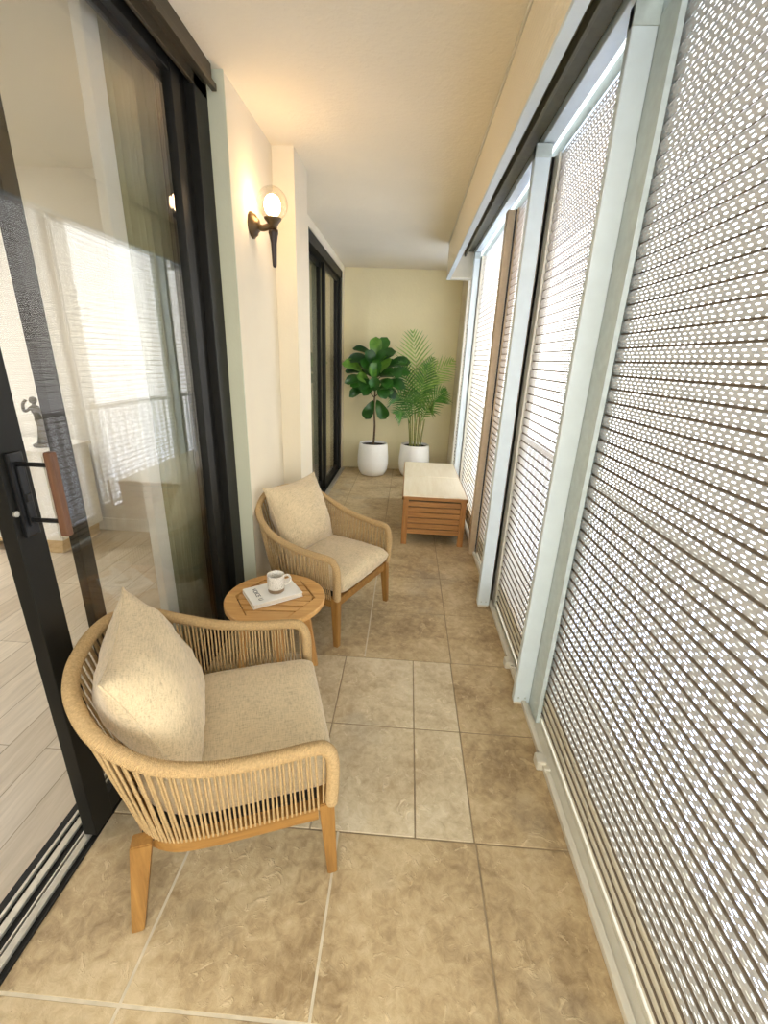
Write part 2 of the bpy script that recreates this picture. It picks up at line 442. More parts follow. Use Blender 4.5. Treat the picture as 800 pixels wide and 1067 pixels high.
# pull handle on the leading stile
bm = box(-.981, -.968, .985, 1.03, 1.12, 1.345, .005); bx(bm, -.968, -.962, .998, 1.017, 1.15, 1.31, .002); bx(bm, -.968, -.957, 1.0, 1.015, 1.215, 1.235, .002)
obj('handle_plate', bm, 'blackpl', sl)
for z in (1.165, 1.315):
    bm = tube(bmesh.new(), [(-.97, 1.008, z), (-.88, 1.008, z)], .006, 10); obj('standoff', bm, 'blackpl', sl)
obj('handle_grip', box(-.890, -.868, .998, 1.019, 1.125, 1.350, .005), 'walnut', sl)
bm = lathe(bmesh.new(), [(.0, 0), (.008, 0), (.008, .006), (0, .006)], 12, 'X', (-.98, .978, 1.19)); obj('lock_button', bm, 'silver', sl)

# far sliding door
door2 = thing('door_2', (0, 0, 0), 0, None, None, kind='structure')
bm = bmesh.new()
bx(bm, -1.09, -.95, 6.24, 6.36, .0, 2.66, .003); bx(bm, -1.09, -.95, 4.30, 4.36, 0, 2.66, .003); bx(bm, -1.09, -.95, 4.30, 6.36, 2.56, 2.66, .003)
bx(bm, -1.09, -.95, 4.36, 6.24, -.01, .012)
obj('door_frame', bm, 'black', door2)
obj('sill', box(-.952, -.90, 4.3, 6.38, 0, .02, .002), 'silver', door2)
door = door2
panel('sliding_panel', -1.02, -.98, 5.26, 6.24, .07, .07, .015, 2.56)
panel('fixed_panel', -1.075, -1.035, 4.36, 5.33, .07, .07, .015, 2.56)

# ------------------------------------------------------------------ living room behind the near door
bm = box(-5.6, -1.0, -2.6, 3.75, -.12, -.004); tag(obj('floor_room', bm, 'plank'), kind='structure')
bm = box(-5.6, -1.1, 3.6, 3.72, 0, 2.86); tag(obj('wall_room_end', bm, 'room_white'), kind='structure')
bm = box(-5.7, -5.55, -2.6, 3.75, 0, 2.86); tag(obj('wall_room_far', bm, 'room_white'), kind='structure')
bm = box(-5.6, -1.1, -2.7, -2.55, 0, 2.86); tag(obj('wall_room_near', bm, 'room_white'), kind='structure')
bm = box(-5.6, -1.1, -2.6, 3.75, 2.80, 2.95); tag(obj('ceiling_room', bm, 'room_white'), kind='structure')
bm = box(-5.55, -1.3, 3.585, 3.605, -.004, .11, .004); tag(obj('baseboard_room', bm, 'cab_white'), kind='structure')
bm = box(-1.165, -1.125, 1.795, 1.885, -.004, 2.81, .006); tag(obj('trim_2', bm, 'room_white'), kind='structure')
# curtain gathered beside the jamb
bm = bmesh.new(); rows = []
for i in range(97):
    y = 1.90+.42*i/96; x = -1.15+.028*math.sin(i*PI/6)+.008*math.sin(i*.9)
    rows.append((x, y))
front = [[bm.verts.new((x, y, z)) for z in (.02, .9, 1.8, 2.7)] for x, y in rows]
back = [[bm.verts.new((x-.004, y, z)) for z in (.02, .9, 1.8, 2.7)] for x, y in rows]
for g in (front, back):
    for a, b in zip(g, g[1:]):
        for k in range(3): bm.faces.new((a[k], b[k], b[k+1], a[k+1]))
for k in range(3):
    for e in (0, -1): bm.faces.new((front[e][k], front[e][k+1], back[e][k+1], back[e][k]))
for k in (0, 3):
    for i in range(96): bm.faces.new((front[i][k], front[i+1][k], back[i+1][k], back[i][k]))
cu = thing('curtain', (0, 0, 0), 0, 'grey green pleated curtain gathered behind the glass at the right end of the near door', 'curtain')
obj('curtain_cloth', bm, 'curtain', cu, True)
obj('curtain_rail', box(-1.175, -1.125, 1.84, 2.335, 2.70, 2.80, .004), 'cab_white', cu)

# white sideboard
sb = thing('sideboard', (-3.25, 3.28, -.004), 0, 'white sideboard with pale wood base seen through the open sliding door', 'cabinet')
bm = box(-.55, .55, -.24, .24, .12, .82, .004); obj('body', bm, 'cab_white', sb)
bm = box(-.56, .575, -.25, .25, .82, .85, .004); obj('top', bm, 'cab_white', sb)
for x0, x1 in ((-.54, -.005), (.005, .54)): obj('door', box(x0, x1, -.252, -.24, .15, .81, .003), 'cab_white', sb)
bm = box(-.54, .54, -.235, .2, .085, .12, .003); obj('base_rail', bm, 'room_wood', sb)
for x in (-.48, .46):
    for y in (-.16, .16): obj('leg', box(x-.06, x+.06, y-.06, y+.06, 0, .09, .004), 'room_wood', sb)
# slender figurine
fg = thing('figurine', (-2.83, 3.22, .846), .3, 'slender grey stone figurine standing on the white sideboard', 'figurine')
bm = lathe(bmesh.new(), [(0, 0), (.07, 0), (.075, .012), (.06, .025), (0, .025)], 20); obj('base', bm, 'statue', fg, True)
bm = lathe(bmesh.new(), [(0, .02), (.05, .022), (.042, .08), (.03, .16), (.034, .2), (.024, .235), (.036, .28), (.03, .305), (.012, .318), (.012, .326), (.024, .335), (.027, .352), (.02, .372), (0, .38)], 20)
for v in bm.verts: v.co.y *= .7; v.co.x += .012*math.sin(v.co.z*14)
tube(bm, spline([(-.03, 0, .30), (-.075, -.01, .27), (-.07, -.03, .32), (-.045, -.03, .355)], 6), .011, 8)
tube(bm, spline([(.035, 0, .298), (.06, -.01, .25), (.045, -.035, .21)], 6), .011, 8)
obj('figure', bm, 'statue', fg, True)
# vent grille
vg = thing('wall_vent', (-2.02, 3.598, .16), 0, 'small white wall grille with six square openings above the room baseboard', 'vent')
obj('vent_plate', box(-.08, .08, -.012, 0, 0, .19, .003), 'cab_white', vg)
bm = bmesh.new()
for i in range(2):
    for k in range(3): bx(bm, -.058+.068*i, -.010+.068*i, -.0135, -.008, .022+.054*k, .060+.054*k, .002)
obj('vent_opening', bm, 'grey', vg)
for i, (x, y) in enumerate(((-4.3, 2.5), (-4.3, .2))):  # out-of-view lamps added to brighten the living room and balcony
    cl = thing('added_ceiling_light', (x, y, 2.80), 0, ('added unseen ceiling light nearest the sliding door in the living room', 'added unseen ceiling light deeper in the living room')[i], 'ceiling light', 'added living room lights')
    obj('light_rim', lathe(bmesh.new(), [(0, 0), (.25, 0), (.25, -.045), (.235, -.05), (.225, -.04), (0, -.04)], 40), 'cab_white', cl, True)
    obj('diffuser', lathe(bmesh.new(), [(0, -.04), (.222, -.04), (.21, -.055), (0, -.065)], 40), 'fill_light', cl, True)

# second room behind the far door
bm = box(-3.2, -1.0, 3.75, 6.6, -.12, -.004); tag(obj('floor_bedroom', bm, 'plank'), kind='structure')
bm = box(-3.3, -3.15, 3.7, 6.7, 0, 2.86); tag(obj('wall_bedroom_far', bm, 'reveal'), kind='structure')
bm = box(-3.2, -1.1, 6.55, 6.7, 0, 2.86); bx(bm, -3.2, -1.1, 3.72, 3.8, 0, 2.86); tag(obj('wall_bedroom_ends', bm, 'reveal'), kind='structure')
bm = box(-3.2, -1.1, 3.72, 6.7, 2.80, 2.95); tag(obj('ceiling_bedroom', bm, 'room_white'), kind='structure')
cl = thing('added_ceiling_light', (-2.1, 5.2, 2.80), 0, 'added unseen ceiling light in the bedroom behind the far door', 'ceiling light')  # out-of-view lamp added to lift the far end
obj('light_rim', lathe(bmesh.new(), [(0, 0), (.16, 0), (.16, -.045), (.15, -.05), (.145, -.04), (0, -.04)], 40), 'cab_white', cl, True)
obj('diffuser', lathe(bmesh.new(), [(0, -.04), (.142, -.04), (.13, -.055), (0, -.06)], 40), 'fill_light', cl, True)

# ------------------------------------------------------------------ roller shutters on the right
def curtain_mesh(y0, y1, z0=.03, z1=2.62):
    """corrugated shutter curtain: convex slats, 45 mm pitch, a groove at every joint; local x = 0 is the groove plane"""
    prof = []
    n = int((z1-z0)/PITCH)+1
    zs = math.ceil(z0/PITCH)*PITCH
    shape = ((.00, .004), (.03, .0035), (.10, .001), (.25, -.0025), (.42, -.005), (.6, -.0065), (.78, -.007), (.91, -.006), (.945, -.0035), (.96, .004))
    z = zs-PITCH
    while z < z1:
        for f, x in shape: prof.append((x, z+f*PITCH))
        z += PITCH
    prof = [p for p in prof if z0 <= p[1] <= z1]
    bm = bmesh.new(); a = [bm.verts.new((x, y0, z)) for x, z in prof]; b = [bm.verts.new((x, y1, z)) for x, z in prof]
    for i in range(len(prof)-1):
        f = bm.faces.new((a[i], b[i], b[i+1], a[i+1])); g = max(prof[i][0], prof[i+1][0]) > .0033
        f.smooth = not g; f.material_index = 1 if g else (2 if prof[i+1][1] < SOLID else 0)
    return bm
def shutter(x, y0, y1, label, mat, guides, z1=2.595):
    r = thing('roller_shutter', (0, 0, 0), 0, label, 'roller shutter', 'roller shutters')
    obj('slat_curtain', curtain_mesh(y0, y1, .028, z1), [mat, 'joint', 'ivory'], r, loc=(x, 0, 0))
    obj('bottom_bar', box(x-.014, x+.010, y0, y1, .006, .03, .003), 'ivory', r)
    for gx0, gy0, gy1, gm in guides:
        bm = bmesh.new(); near = gy1 <= y0+.06
        bx(bm, gx0, x-.0125, gy0, gy1, .0, 2.597, .002); bx(bm, x+.012, x+.03, gy0, gy1, 0, 2.597, .002)
        e = gy0 if near else gy1-.012
        bx(bm, gx0, x+.03, e, e+.012, 0, 2.597, .002)
        obj('side_guide', bm, gm, r)
    return r
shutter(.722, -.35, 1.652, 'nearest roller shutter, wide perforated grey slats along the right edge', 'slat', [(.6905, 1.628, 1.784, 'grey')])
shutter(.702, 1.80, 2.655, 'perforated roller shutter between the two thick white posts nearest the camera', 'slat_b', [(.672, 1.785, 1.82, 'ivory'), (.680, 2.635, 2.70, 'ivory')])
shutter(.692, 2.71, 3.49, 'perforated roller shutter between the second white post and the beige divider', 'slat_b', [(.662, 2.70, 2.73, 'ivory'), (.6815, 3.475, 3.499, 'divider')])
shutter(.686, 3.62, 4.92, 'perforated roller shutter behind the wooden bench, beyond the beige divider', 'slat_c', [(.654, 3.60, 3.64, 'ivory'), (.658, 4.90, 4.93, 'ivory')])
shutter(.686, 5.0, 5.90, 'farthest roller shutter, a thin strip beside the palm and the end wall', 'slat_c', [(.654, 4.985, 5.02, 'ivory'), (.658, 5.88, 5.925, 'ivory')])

def post(x0, x1, y0, y1, label, cap=True, top=2.632):
    r = thing('shutter_post', (0, 0, 0), 0, label, 'post', 'white shutter posts')
    obj('post_body', box(x0, x1, y0, y1, .012, top, .006), 'white', r)
    bm = box(x0+.004, x1-.004, y0+.002, y1-.002, 0.0, .014)
    obj('foot_plate', bm, 'ivory', r)
    for f in (.3, .7):
        xm = x0+(x1-x0)*f
        s = bmesh.new(); bmesh.ops.create_cone(s, cap_ends=True, segments=10, radius1=.005, radius2=.005, depth=.004, matrix=Matrix.Translation((xm, y0-.001, .04)) @ Matrix.Rotation(PI/2, 4, 'X'))
        obj('screw', s, 'grey', r)
    bm = box(x0, x1, y0-.003, y1, top-.06, top-.002, .002); obj('top_bracket', bm, 'grey', r)
    return r
post(.611, .69, 1.746, 1.783, 'nearest thick white post, beside the largest shutter')
post(.566, .645, 2.642, 2.70, 'second thick white post, between the two middle shutters')
post(.588, .648, 4.92, 4.985, 'farthest white post, behind the wooden bench')
dv = thing('shutter_divider', (0, 0, 0), 0, 'slim beige upright divider between two far shutters with a black toothed edge', 'divider')
obj('divider_body', box(.618, .668, 3.515, 3.60, .0, 2.597, .004), 'divider', dv)
bm = bmesh.new()
for k in range(58): bx(bm, .6675, .680, 3.502, 3.518, .03+k*.0443, .058+k*.0443, .004, seg=1)
bx(bm, .6675, .6808, 3.508, 3.5145, .0, 2.597)
obj('toothed_seal', bm, 'rubber', dv)

# head rail, pelmet box
hr = thing('head_rail', (0, 0, 0), 0, 'long white rail carrying the tops of the roller shutters', 'rail')
obj('rail_body', box(.598, .66, -.9, 5.92, 2.635, 2.72, .004), 'white', hr)
obj('lower_flange', box(.692, .735, -.9, 5.92, 2.60, 2.66, .003), 'grey', hr)
pm = thing('pelmet', (0, 0, 0), 0, 'beige ribbed pelmet box hanging from the ceiling above the shutters', 'pelmet')
PE = 5.06
obj('fascia', box(.337, .350, -2.3, PE, 2.405, H-.001), 'pelmet', pm)
obj('lip', box(.334, .372, -2.3, PE+.004, 2.398, 2.412, .002), 'white', pm)
obj('end_cap', box(.337, .596, PE, PE+.012, 2.40, H-.001), 'ivory', pm)
bm = bmesh.new(); bx(bm, .352, .59, -2.3, PE, 2.66, 2.70); bx(bm, .40, .42, -2.3, PE, 2.60, 2.66, .002); bx(bm, .50, .515, -2.3, PE, 2.615, 2.66, .002)
obj('inner_channel', bm, 'olive', pm)
obj('end_plate', box(.372, .578, PE-.10, PE, 2.40, 2.412, .001), 'ivory', pm)
obj('trim_strip', box(.330, .338, -2.3, PE, H-.022, H-.001, .002), 'ivory', pm)

# floor rail with clips
fr = thing('floor_rail', (0, 0, 0), 0, 'ivory floor rail running along the foot of the shutters', 'rail')
bm = box(.652, .674, -.8, 5.92, 0, .026, .004); bx(bm, .674, .735, -.8, 5.92, 0, .006)
obj('rail_body', bm, 'ivory', fr)
for y in (1.40, 2.03, 2.90):
    bm = box(.624, .664, y-.026, y+.026, .0, .048, .008); bx(bm, .648, .676, y-.045, y+.03, .02, .034, .005)
    obj('rail_clip', bm, 'ivory', fr)

# outside: ledge, railing
tag(obj('balcony_ledge', box(.75, 1.02, SY0-.1, SY1+.2, -.12, -.001), 'concrete'), kind='structure')
rl = thing('balcony_railing', (0, 0, 0), 0, 'grey balcony railing dimly seen outside through the shutters', 'railing')
obj('top_rail', box(.94, .98, SY0, 6.5, 1.03, 1.065, .006), 'railing', rl)
obj('bottom_rail', box(.945, .975, SY0, 6.5, .09, .12, .004), 'railing', rl)
bprev = None
for k in range(60):
    y = -.3+k*.113
    if bprev is None: bprev = obj('baluster', box(.951, .969, -.008, .008, .12, 1.03), 'railing', rl, loc=(0, y, 0))
    else:
        b = bprev.copy(); b.location = (0, y, 0); COL.objects.link(b)

# ------------------------------------------------------------------ wall lamp
lx, ly = XW, 2.60
lp = thing('wall_lamp', (lx, ly, 2.235), 0, 'bronze wall lamp with a glowing clear globe above a dark tapered torch', 'wall lamp')
obj('wall_plate', lathe(bmesh.new(), [(0, 0), (.062, 0), (.062, .008), (.054, .014), (.05, .024), (.036, .03), (.03, .04), (0, .042)], 32, 'X'), 'lampmetal', lp, True)
bm = tube(bmesh.new(), spline([(.03, 0, -.005), (.06, 0, -.012), (.09, 0, -.004), (.108, 0, .0)], 6), .016, 12); obj('arm', bm, 'lampmetal', lp, True)
bm = lathe(bmesh.new(), [(0, -.018), (.018, -.018), (.022, 0), (.030, .012), (.044, .028), (.046, .034), (.036, .036), (.03, .03), (0, .03)], 32, 'Z', (.115, 0, 0)); obj('cup', bm, 'lampmetal', lp, True)
bm = lathe(bmesh.new(), [(0, -.195), (.008, -.193), (.011, -.185), (.016, -.08), (.022, -.045), (.026, -.035), (.024, -.018), (0, -.016)], 24, 'Z', (.115, 0, 0)); obj('torch', bm, 'lampdark', lp, True)
bm = bmesh.new(); bmesh.ops.create_uvsphere(bm, u_segments=40, v_segments=24, radius=.078, matrix=Matrix.Translation((.115, 0, .098))); obj('globe', bm, 'globe', lp, True)
bm = bmesh.new(); bmesh.ops.create_uvsphere(bm, u_segments=24, v_segments=16, radius=.042, matrix=Matrix.Translation((.115, 0, .09)) @ Matrix.Diagonal((1, 1, 1.2, 1))); ob = obj('bulb', bm, 'bulb', lp, True)

# ------------------------------------------------------------------ armchair
def cushion(bm, cx, cy, cz, sx, sy, sz, n=24, k=5, bulge=.0, amp=.003, rot=None, corner=0, seed=0, back_round=0):
    """soft box: superellipsoid grid with pinched seam and light wrinkles"""
    rings = {}
    def P(u, v, s):
        # outline slightly concave between the corners for pillows
        ox = u*(1-corner*(1-v*v)*abs(u)**3) if corner else u
        oy = v*(1-corner*(1-u*u)*abs(v)**3) if corner else v
        if back_round and u < -.2: oy *= 1-back_round*((-u-.2)/.8)**2.4
        t = max(0, (1-abs(u)**k))*max(0, (1-abs(v)**k))
        h = t**(.42 if corner == 0 else .62)
        z = s*h*(1+bulge*(1-u*u)*(1-v*v))
        p = Vector((ox*sx, oy*sy, z*sz))
        w = mnoise.noise(Vector((u*2.3+seed, v*2.3, s*3)))*amp*2+mnoise.noise(Vector((u*6+seed, v*6, s*5)))*amp
        p.z += w*min(1, h*2)*s
        if rot is not None: p = rot @ p
        return p+Vector((cx, cy, cz))
    def par(i): # denser toward the edges
        a = -1+2*i/n; return math.sin(a*PI/2)
    top = [[None]*(n+1) for _ in range(n+1)]; bot = [[None]*(n+1) for _ in range(n+1)]
    for i in range(n+1):
        for j in range(n+1):
            u, v = par(i), par(j)
            top[i][j] = bm.verts.new(P(u, v, 1))
            bot[i][j] = top[i][j] if i in (0, n) or j in (0, n) else bm.verts.new(P(u, v, -1))
    for i in range(n):
        for j in range(n):
            bm.faces.new((top[i][j], top[i+1][j], top[i+1][j+1], top[i][j+1]))
            q = (bot[i][j], bot[i][j+1], bot[i+1][j+1], bot[i+1][j])
            if len(set(q)) == 4: bm.faces.new(q)
    return bm

RAIL = [(.235, -.312, .553), (.10, -.322, .560), (-.05, -.330, .582), (-.18, -.326, .632), (-.285, -.285, .700), (-.352, -.20, .748), (-.384, -.10, .764), (-.392, 0, .767)]
BASE = [(.245, -.292, .300), (.10, -.292, .300), (-.05, -.290, .300), (-.16, -.278, .300), (-.235, -.228, .300), (-.272, -.145, .300), (-.283, -.07, .300), (-.285, 0, .300)]
def mirror(l): return l+[(x, -y, z) for x, y, z in reversed(l[:-1])]

def make_chair(loc, rz, label):
    r = thing('armchair', loc, rz, label, 'armchair', 'rope armchairs')
    # wooden legs
    for s in (-1, 1):
        b = taper(bmesh.new(), (.287, s*.300, 0), (.270, s*.285, .312), .0155, (.024, .022)); obj('leg', b, 'woodz', r)
        b = taper(bmesh.new(), (-.285, s*.300, 0), (-.245, s*.262, .300), .017, (.028, .022)); obj('leg', b, 'woodz', r)
    # bent seat frame
    pts = resample(spline(mirror(BASE), 6), 70)
    pts = [Vector((p.x, p.y*.985, .277)) for p in pts]
    b = sweep_rect(bmesh.new(), pts, .032, .050)
    bx(b, .252, .284, -.275, .275, .252, .302, .003)
    obj('seat_frame', b, 'wood', r)
    obj('seat_deck', box(-.25, .255, -.262, .262, .283, .298), 'rubber', r)
    # wrapped rail: goes down at both fronts
    full = [(.286, -.296, .303), (.290, -.301, .40), (.288, -.304, .485), (.272, -.308, .533)]+RAIL
    path = resample(spline(mirror(full), 8), 1900)
    rad = [.0195*(1+.065*math.cos(PI*i/2)) for i in range(len(path))]
    rad[0] = rad[-1] = .016
    obj('wrapped_rail', tube(bmesh.new(), path, rad, 10), 'cord2', r, True)
    # cords strung from the rail to the seat frame
    N = 128
    up = spline(mirror(RAIL), 12); lo = spline(mirror(BASE), 12); b = bmesh.new()
    # arc-length sampling on the mean of both paths
    mid = [(a+c)/2 for a, c in zip(up, lo)]; L = [0]
    for a, c in zip(mid, mid[1:]): L.append(L[-1]+(c-a).length)
    j = 0
    for k in range(N):
        s = L[-1]*(k+.5)/N
        while L[j+1] < s: j += 1
        f = (s-L[j])/(L[j+1]-L[j]); a = up[j].lerp(up[j+1], f); c = lo[j].lerp(lo[j+1], f)
        o = (-1)**k*.003
        n = Vector((-(c.y), c.x, 0)).normalized()
        d = Vector((a.x, a.y, 0)).normalized()
        p0 = a+d*(.008+o); p1 = c+d*(.012)
        tube(b, [p0, p0.lerp(p1, .5)+d*o*.5, p1+Vector((0, 0, -.006))], .0037, 6, False)
    for side in (-1, 1):      # last cords beside the front posts
        for q in (.262, .274):
            tube(b, [(q, side*.303, .52), (q, side*.297, .302)], .0037, 6, False)
    obj('rope_weave', b, 'cord', r, True)
    # seat cushion
    b = cushion(bmesh.new(), .022, 0, .372, .288, .268, .069, 26, 9, .12, .0025, None, 0, 0, .40)
    obj('seat_cushion', b, 'fabric', r, True)
    rot = Matrix.Rotation(math.radians(-20), 3, 'Y') @ Matrix(((0, 0, 1), (0, 1, 0), (1, 0, 0)))
    b = cushion(bmesh.new(), 0, 0, 0, .236, .246, .092, 30, 3.4, .25, .006, rot, .10, 3)
    bc = obj('back_cushion', b, 'fabric', r, True, (-.20, 0, .628))
    loop = []
    for i in range(121):
        q = (i % 120)/30; sd = int(q); f_ = math.sin((-1+2*(q-sd))*PI/2)
        u, v = ((f_, -1), (1, f_), (-f_, 1), (-1, -f_))[sd]
        loop.append(rot @ Vector((u*(1-.10*(1-v*v)*abs(u)**3)*.236, v*(1-.10*(1-u*u)*abs(v)**3)*.246, 0)))
    obj('piping', tube(bmesh.new(), loop, .0035, 6), 'fabric', bc, True)
    return r
def copy_tree(o, parent=None):
    c = o.copy(); COL.objects.link(c)
    if parent: c.parent = parent
    for ch in list(o.children): copy_tree(ch, c)
    return c
ch1 = make_chair((-.535, 1.127, 0), math.radians(20), 'rope armchair in front, backed against the glass door and facing the shutters')
ch2 = copy_tree(ch1); ch2.location = (-.462, 2.498, 0); ch2.rotation_euler = (0, 0, math.radians(-25.5))
for c in ch1.children:
    if c.name.startswith('back_cushion'): c.location = (-.215, -.01, .62); c.rotation_euler = (0, 0, math.radians(7))
ch2['label'] = 'rope armchair farther back, below the wall lamp and behind the round table'

# ------------------------------------------------------------------ side table
TZ = .455
tb = thing('side_table', (-.605, 1.862, 0), math.radians(4), 'round slatted teak side table between the two armchairs', 'side table')
R0 = .246
bm = bmesh.new(); K = 48
hexr = .20
def hexpt(a):   # hexagon radius at angle
    k = PI/3; a = (a % k)-k/2; return hexr*math.cos(k/2)/math.cos(a)
ro, ri = [], []
loops = []
for z, rr in ((TZ-.028, 0), (TZ-.028, R0-.004), (TZ-.024, R0), (TZ-.004, R0), (TZ, R0-.004)):
    if rr == 0: loops.append([bm.verts.new((hexpt(2*PI*i/K)*math.cos(2*PI*i/K), hexpt(2*PI*i/K)*math.sin(2*PI*i/K), z)) for i in range(K)])
    else: loops.append([bm.verts.new((rr*math.cos(2*PI*i/K), rr*math.sin(2*PI*i/K), z)) for i in range(K)])
loops.append([bm.verts.new((v.co.x, v.co.y, TZ)) for v in loops[0]]); loops.append(loops[0])
ring_faces(bm, loops, True, False)
obj('table_rim', bm, 'table', tb)
bm = bmesh.new()
for k in range(7):
    y0 = -.1685+k*.0487; y1 = y0+.0385
    def hx(y):
        h = hexr*math.cos(PI/6); y = min(abs(y), h*.999); return hexr-y/math.tan(PI/3)
    a, b_ = hx(y0)-.007, hx(y1)-.007
    if abs(y0) > .158: a = min(a, b_)
    vs = [[bm.verts.new((x, y, z)) for x, y in ((-a, y0), (a, y0), (b_, y1), (-b_, y1))] for z in (TZ-.012, TZ-.003)]
    ring_faces(bm, vs)
obj('slat_panel', bm, 'table', tb)
bm = box(-.17, .17, -.02, .02, TZ-.05, TZ-.026, .003); bx(bm, -.02, .02, -.15, .15, TZ-.05, TZ-.026, .003); obj('under_brace', bm, 'table', tb)
for k in range(4):
    a = math.radians(17+90*k); c, s = math.cos(a), math.sin(a)
    obj('leg', taper(bmesh.new(), (c*.195, s*.195, 0), (c*.135, s*.135, TZ-.026), .014, .021), 'tablez', tb)
# book with the mug on it
bk = thing('book', (-.622, 1.876, TZ), math.radians(36.5), 'white paperback book lying under the mug on the side table', 'book')
bm = box(-.125, .125, -.088, .088, .0215, .0245, .001); bx(bm, -.125, .125, -.088, .088, 0, .003, .001); bx(bm, -.125, .125, .085, .088, .001, .0235); obj('cover', bm, 'paper', bk)
obj('page_block', box(-.122, .122, -.086, .0845, .003, .0215), 'pages', bk)
cu_ = bpy.data.curves.new('cover_title', 'FONT'); cu_.body = 'VOICE  U'; cu_.size = .030; cu_.extrude = .0003; cu_.align_x = 'CENTER'; cu_.align_y = 'CENTER'
to = bpy.data.objects.new('cover_title', cu_); COL.objects.link(to)
bpy.context.view_layer.update()
dg = bpy.context.evaluated_depsgraph_get(); tm = bpy.data.meshes.new_from_object(to.evaluated_get(dg)); bpy.data.objects.remove(to)
tm.materials.clear(); tm.materials.append(M['ink'])
tt = bpy.data.objects.new('cover_title', tm); COL.objects.link(tt); tt.parent = bk; tt.location = (-.078, .0, .0247); tt.rotation_euler = (0, 0, -PI/2)
mg = thing('mug', (-.604, 1.880, TZ+.0245), math.radians(20), 'speckled stoneware mug with a bare clay foot standing on the book', 'mug')
bm = lathe(bmesh.new(), [(0, 0), (.037, 0), (.0395, .003), (.041, .02), (.0425, .022), (.0425, .06), (.043, .088), (.0425, .092), (.0395, .091), (.0385, .06), (.037, .012), (0, .010)], 40); obj('mug_body', bm, 'mug', mg, True)
bm = tube(bmesh.new(), spline([(.040, 0, .078), (.058, 0, .082), (.070, 0, .066), (.067, 0, .044), (.052, 0, .032), (.040, 0, .034)], 6), .0055, 10); obj('handle', bm, 'mug', mg, True)

# ------------------------------------------------------------------ bench
bn = thing('bench', (0, 0, 0), 0, 'low wooden slatted bench with a pale top along the shutters', 'bench')
bx0, bx1, by0, by1, bz = .005, .585, 3.645, 5.03, .46
for x in (bx0+.008, bx1-.058):
    for y in (by0+.004, by1-.054): obj('leg', box(x, x+.05, y, y+.05, 0, bz-.03, .004), 'benchz', bn)
bm = bmesh.new()
for k in range(6):
    z = .105+k*.0525; bx(bm, bx0+.056, bx1-.056, by0+.012, by0+.030, z, z+.046, .005)
obj('end_slats', bm, 'bench', bn)
bm = bmesh.new()
for k in range(6):
    z = .105+k*.0525; bx(bm, bx0+.056, bx1-.056, by1-.030, by1-.012, z, z+.046, .005)
obj('end_slats', bm, 'bench', bn)
for x in (bx0+.014, bx1-.032):
    bm = bmesh.new()
    for k in range(6):
        z = .105+k*.0525; bx(bm, x, x+.018, by0+.052, by1-.052, z, z+.046, .005)
    obj('side_slats', bm, 'woody', bn)
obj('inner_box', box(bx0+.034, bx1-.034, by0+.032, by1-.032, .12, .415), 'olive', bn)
bm = box(bx0, bx1, by0, by0+.03, bz-.032, bz-.002, .004); bx(bm, bx0, bx1, by1-.03, by1, bz-.032, bz-.002, .004)
bx(bm, bx0, bx0+.02, by0, by1, bz-.032, bz-.002, .004); bx(bm, bx1-.02, bx1, by0, by1, bz-.032, bz-.002, .004)
obj('top_frame', bm, 'bench', bn)
ym = 4.36
for a, b_ in ((by0+.012, ym-.002), (ym+.002, by1-.012)):
    obj('top_panel', box(bx0+.008, bx1-.008, a, b_, bz-.026, bz+.004, .004), 'benchtop', bn)

# ------------------------------------------------------------------ plants
def pot(r, rad, h):
    prof = [(0, 0), (rad*.62, 0), (rad*.76, .012), (rad*.93, h*.17), (rad, h*.38), (rad*.995, h*.6), (rad*.93, h*.9), (rad*.90, h*.985), (rad*.885, h), (rad*.83, h), (rad*.82, h*.97), (rad*.85, h*.86), (0, h*.86)]
    obj('pot', lathe(bmesh.new(), prof, 48), 'pot', r, True)
    bm = lathe(bmesh.new(), [(0, h*.88), (rad*.845, h*.88), (rad*.845, h*.935), (rad*.5, h*.95), (0, h*.955)], 32); obj('soil', bm, 'soil', r, True)
def add_leaf(bm, tones, base, d, up, L, W, tone, curl=.25, nl=10, obov=.62):
    d = d.normalized(); s = d.cross(up).normalized(); u = s.cross(d).normalized(); rows = []
    for i in range(nl+1):
        t = i/nl; w = W*max(.03, 1.12*t**.62*max(0, 1-t**5)**.5)
        c = base+d*L*t+u*(L*(.10*math.sin(PI*t)-curl*t*t))
        row = []
        for q in (-1, -.55, 0, .55, 1):
            row.append(bm.verts.new(c+s*w*q+u*(w*(.34*abs(q)**1.3)+.012*L*math.sin(7*t+q*3)*abs(q))))
        rows.append(row)
    for a, b in zip(rows, rows[1:]):
        for k in range(4): tones.append(tone); bm.faces.new((a[k], a[k+1], b[k+1], b[k]))
def with_tones(o, tones):
    at = o.data.attributes.new('leaf_tone', 'FLOAT', 'FACE')
    for i, t in enumerate(tones): at.data[i].value = t
def open_obj(name, bm, mat, parent):
    bm.is_open_flag = 1 if False else None
    return None
def leaf_obj(name, bm, mat, parent, tones):
    me = bpy.data.meshes.new(name); smooth_all(bm); bm.to_mesh(me); bm.free(); me.materials.append(M[mat])
    o = bpy.data.objects.new(name, me); COL.objects.link(o); o.parent = parent; with_tones(o, tones); return o

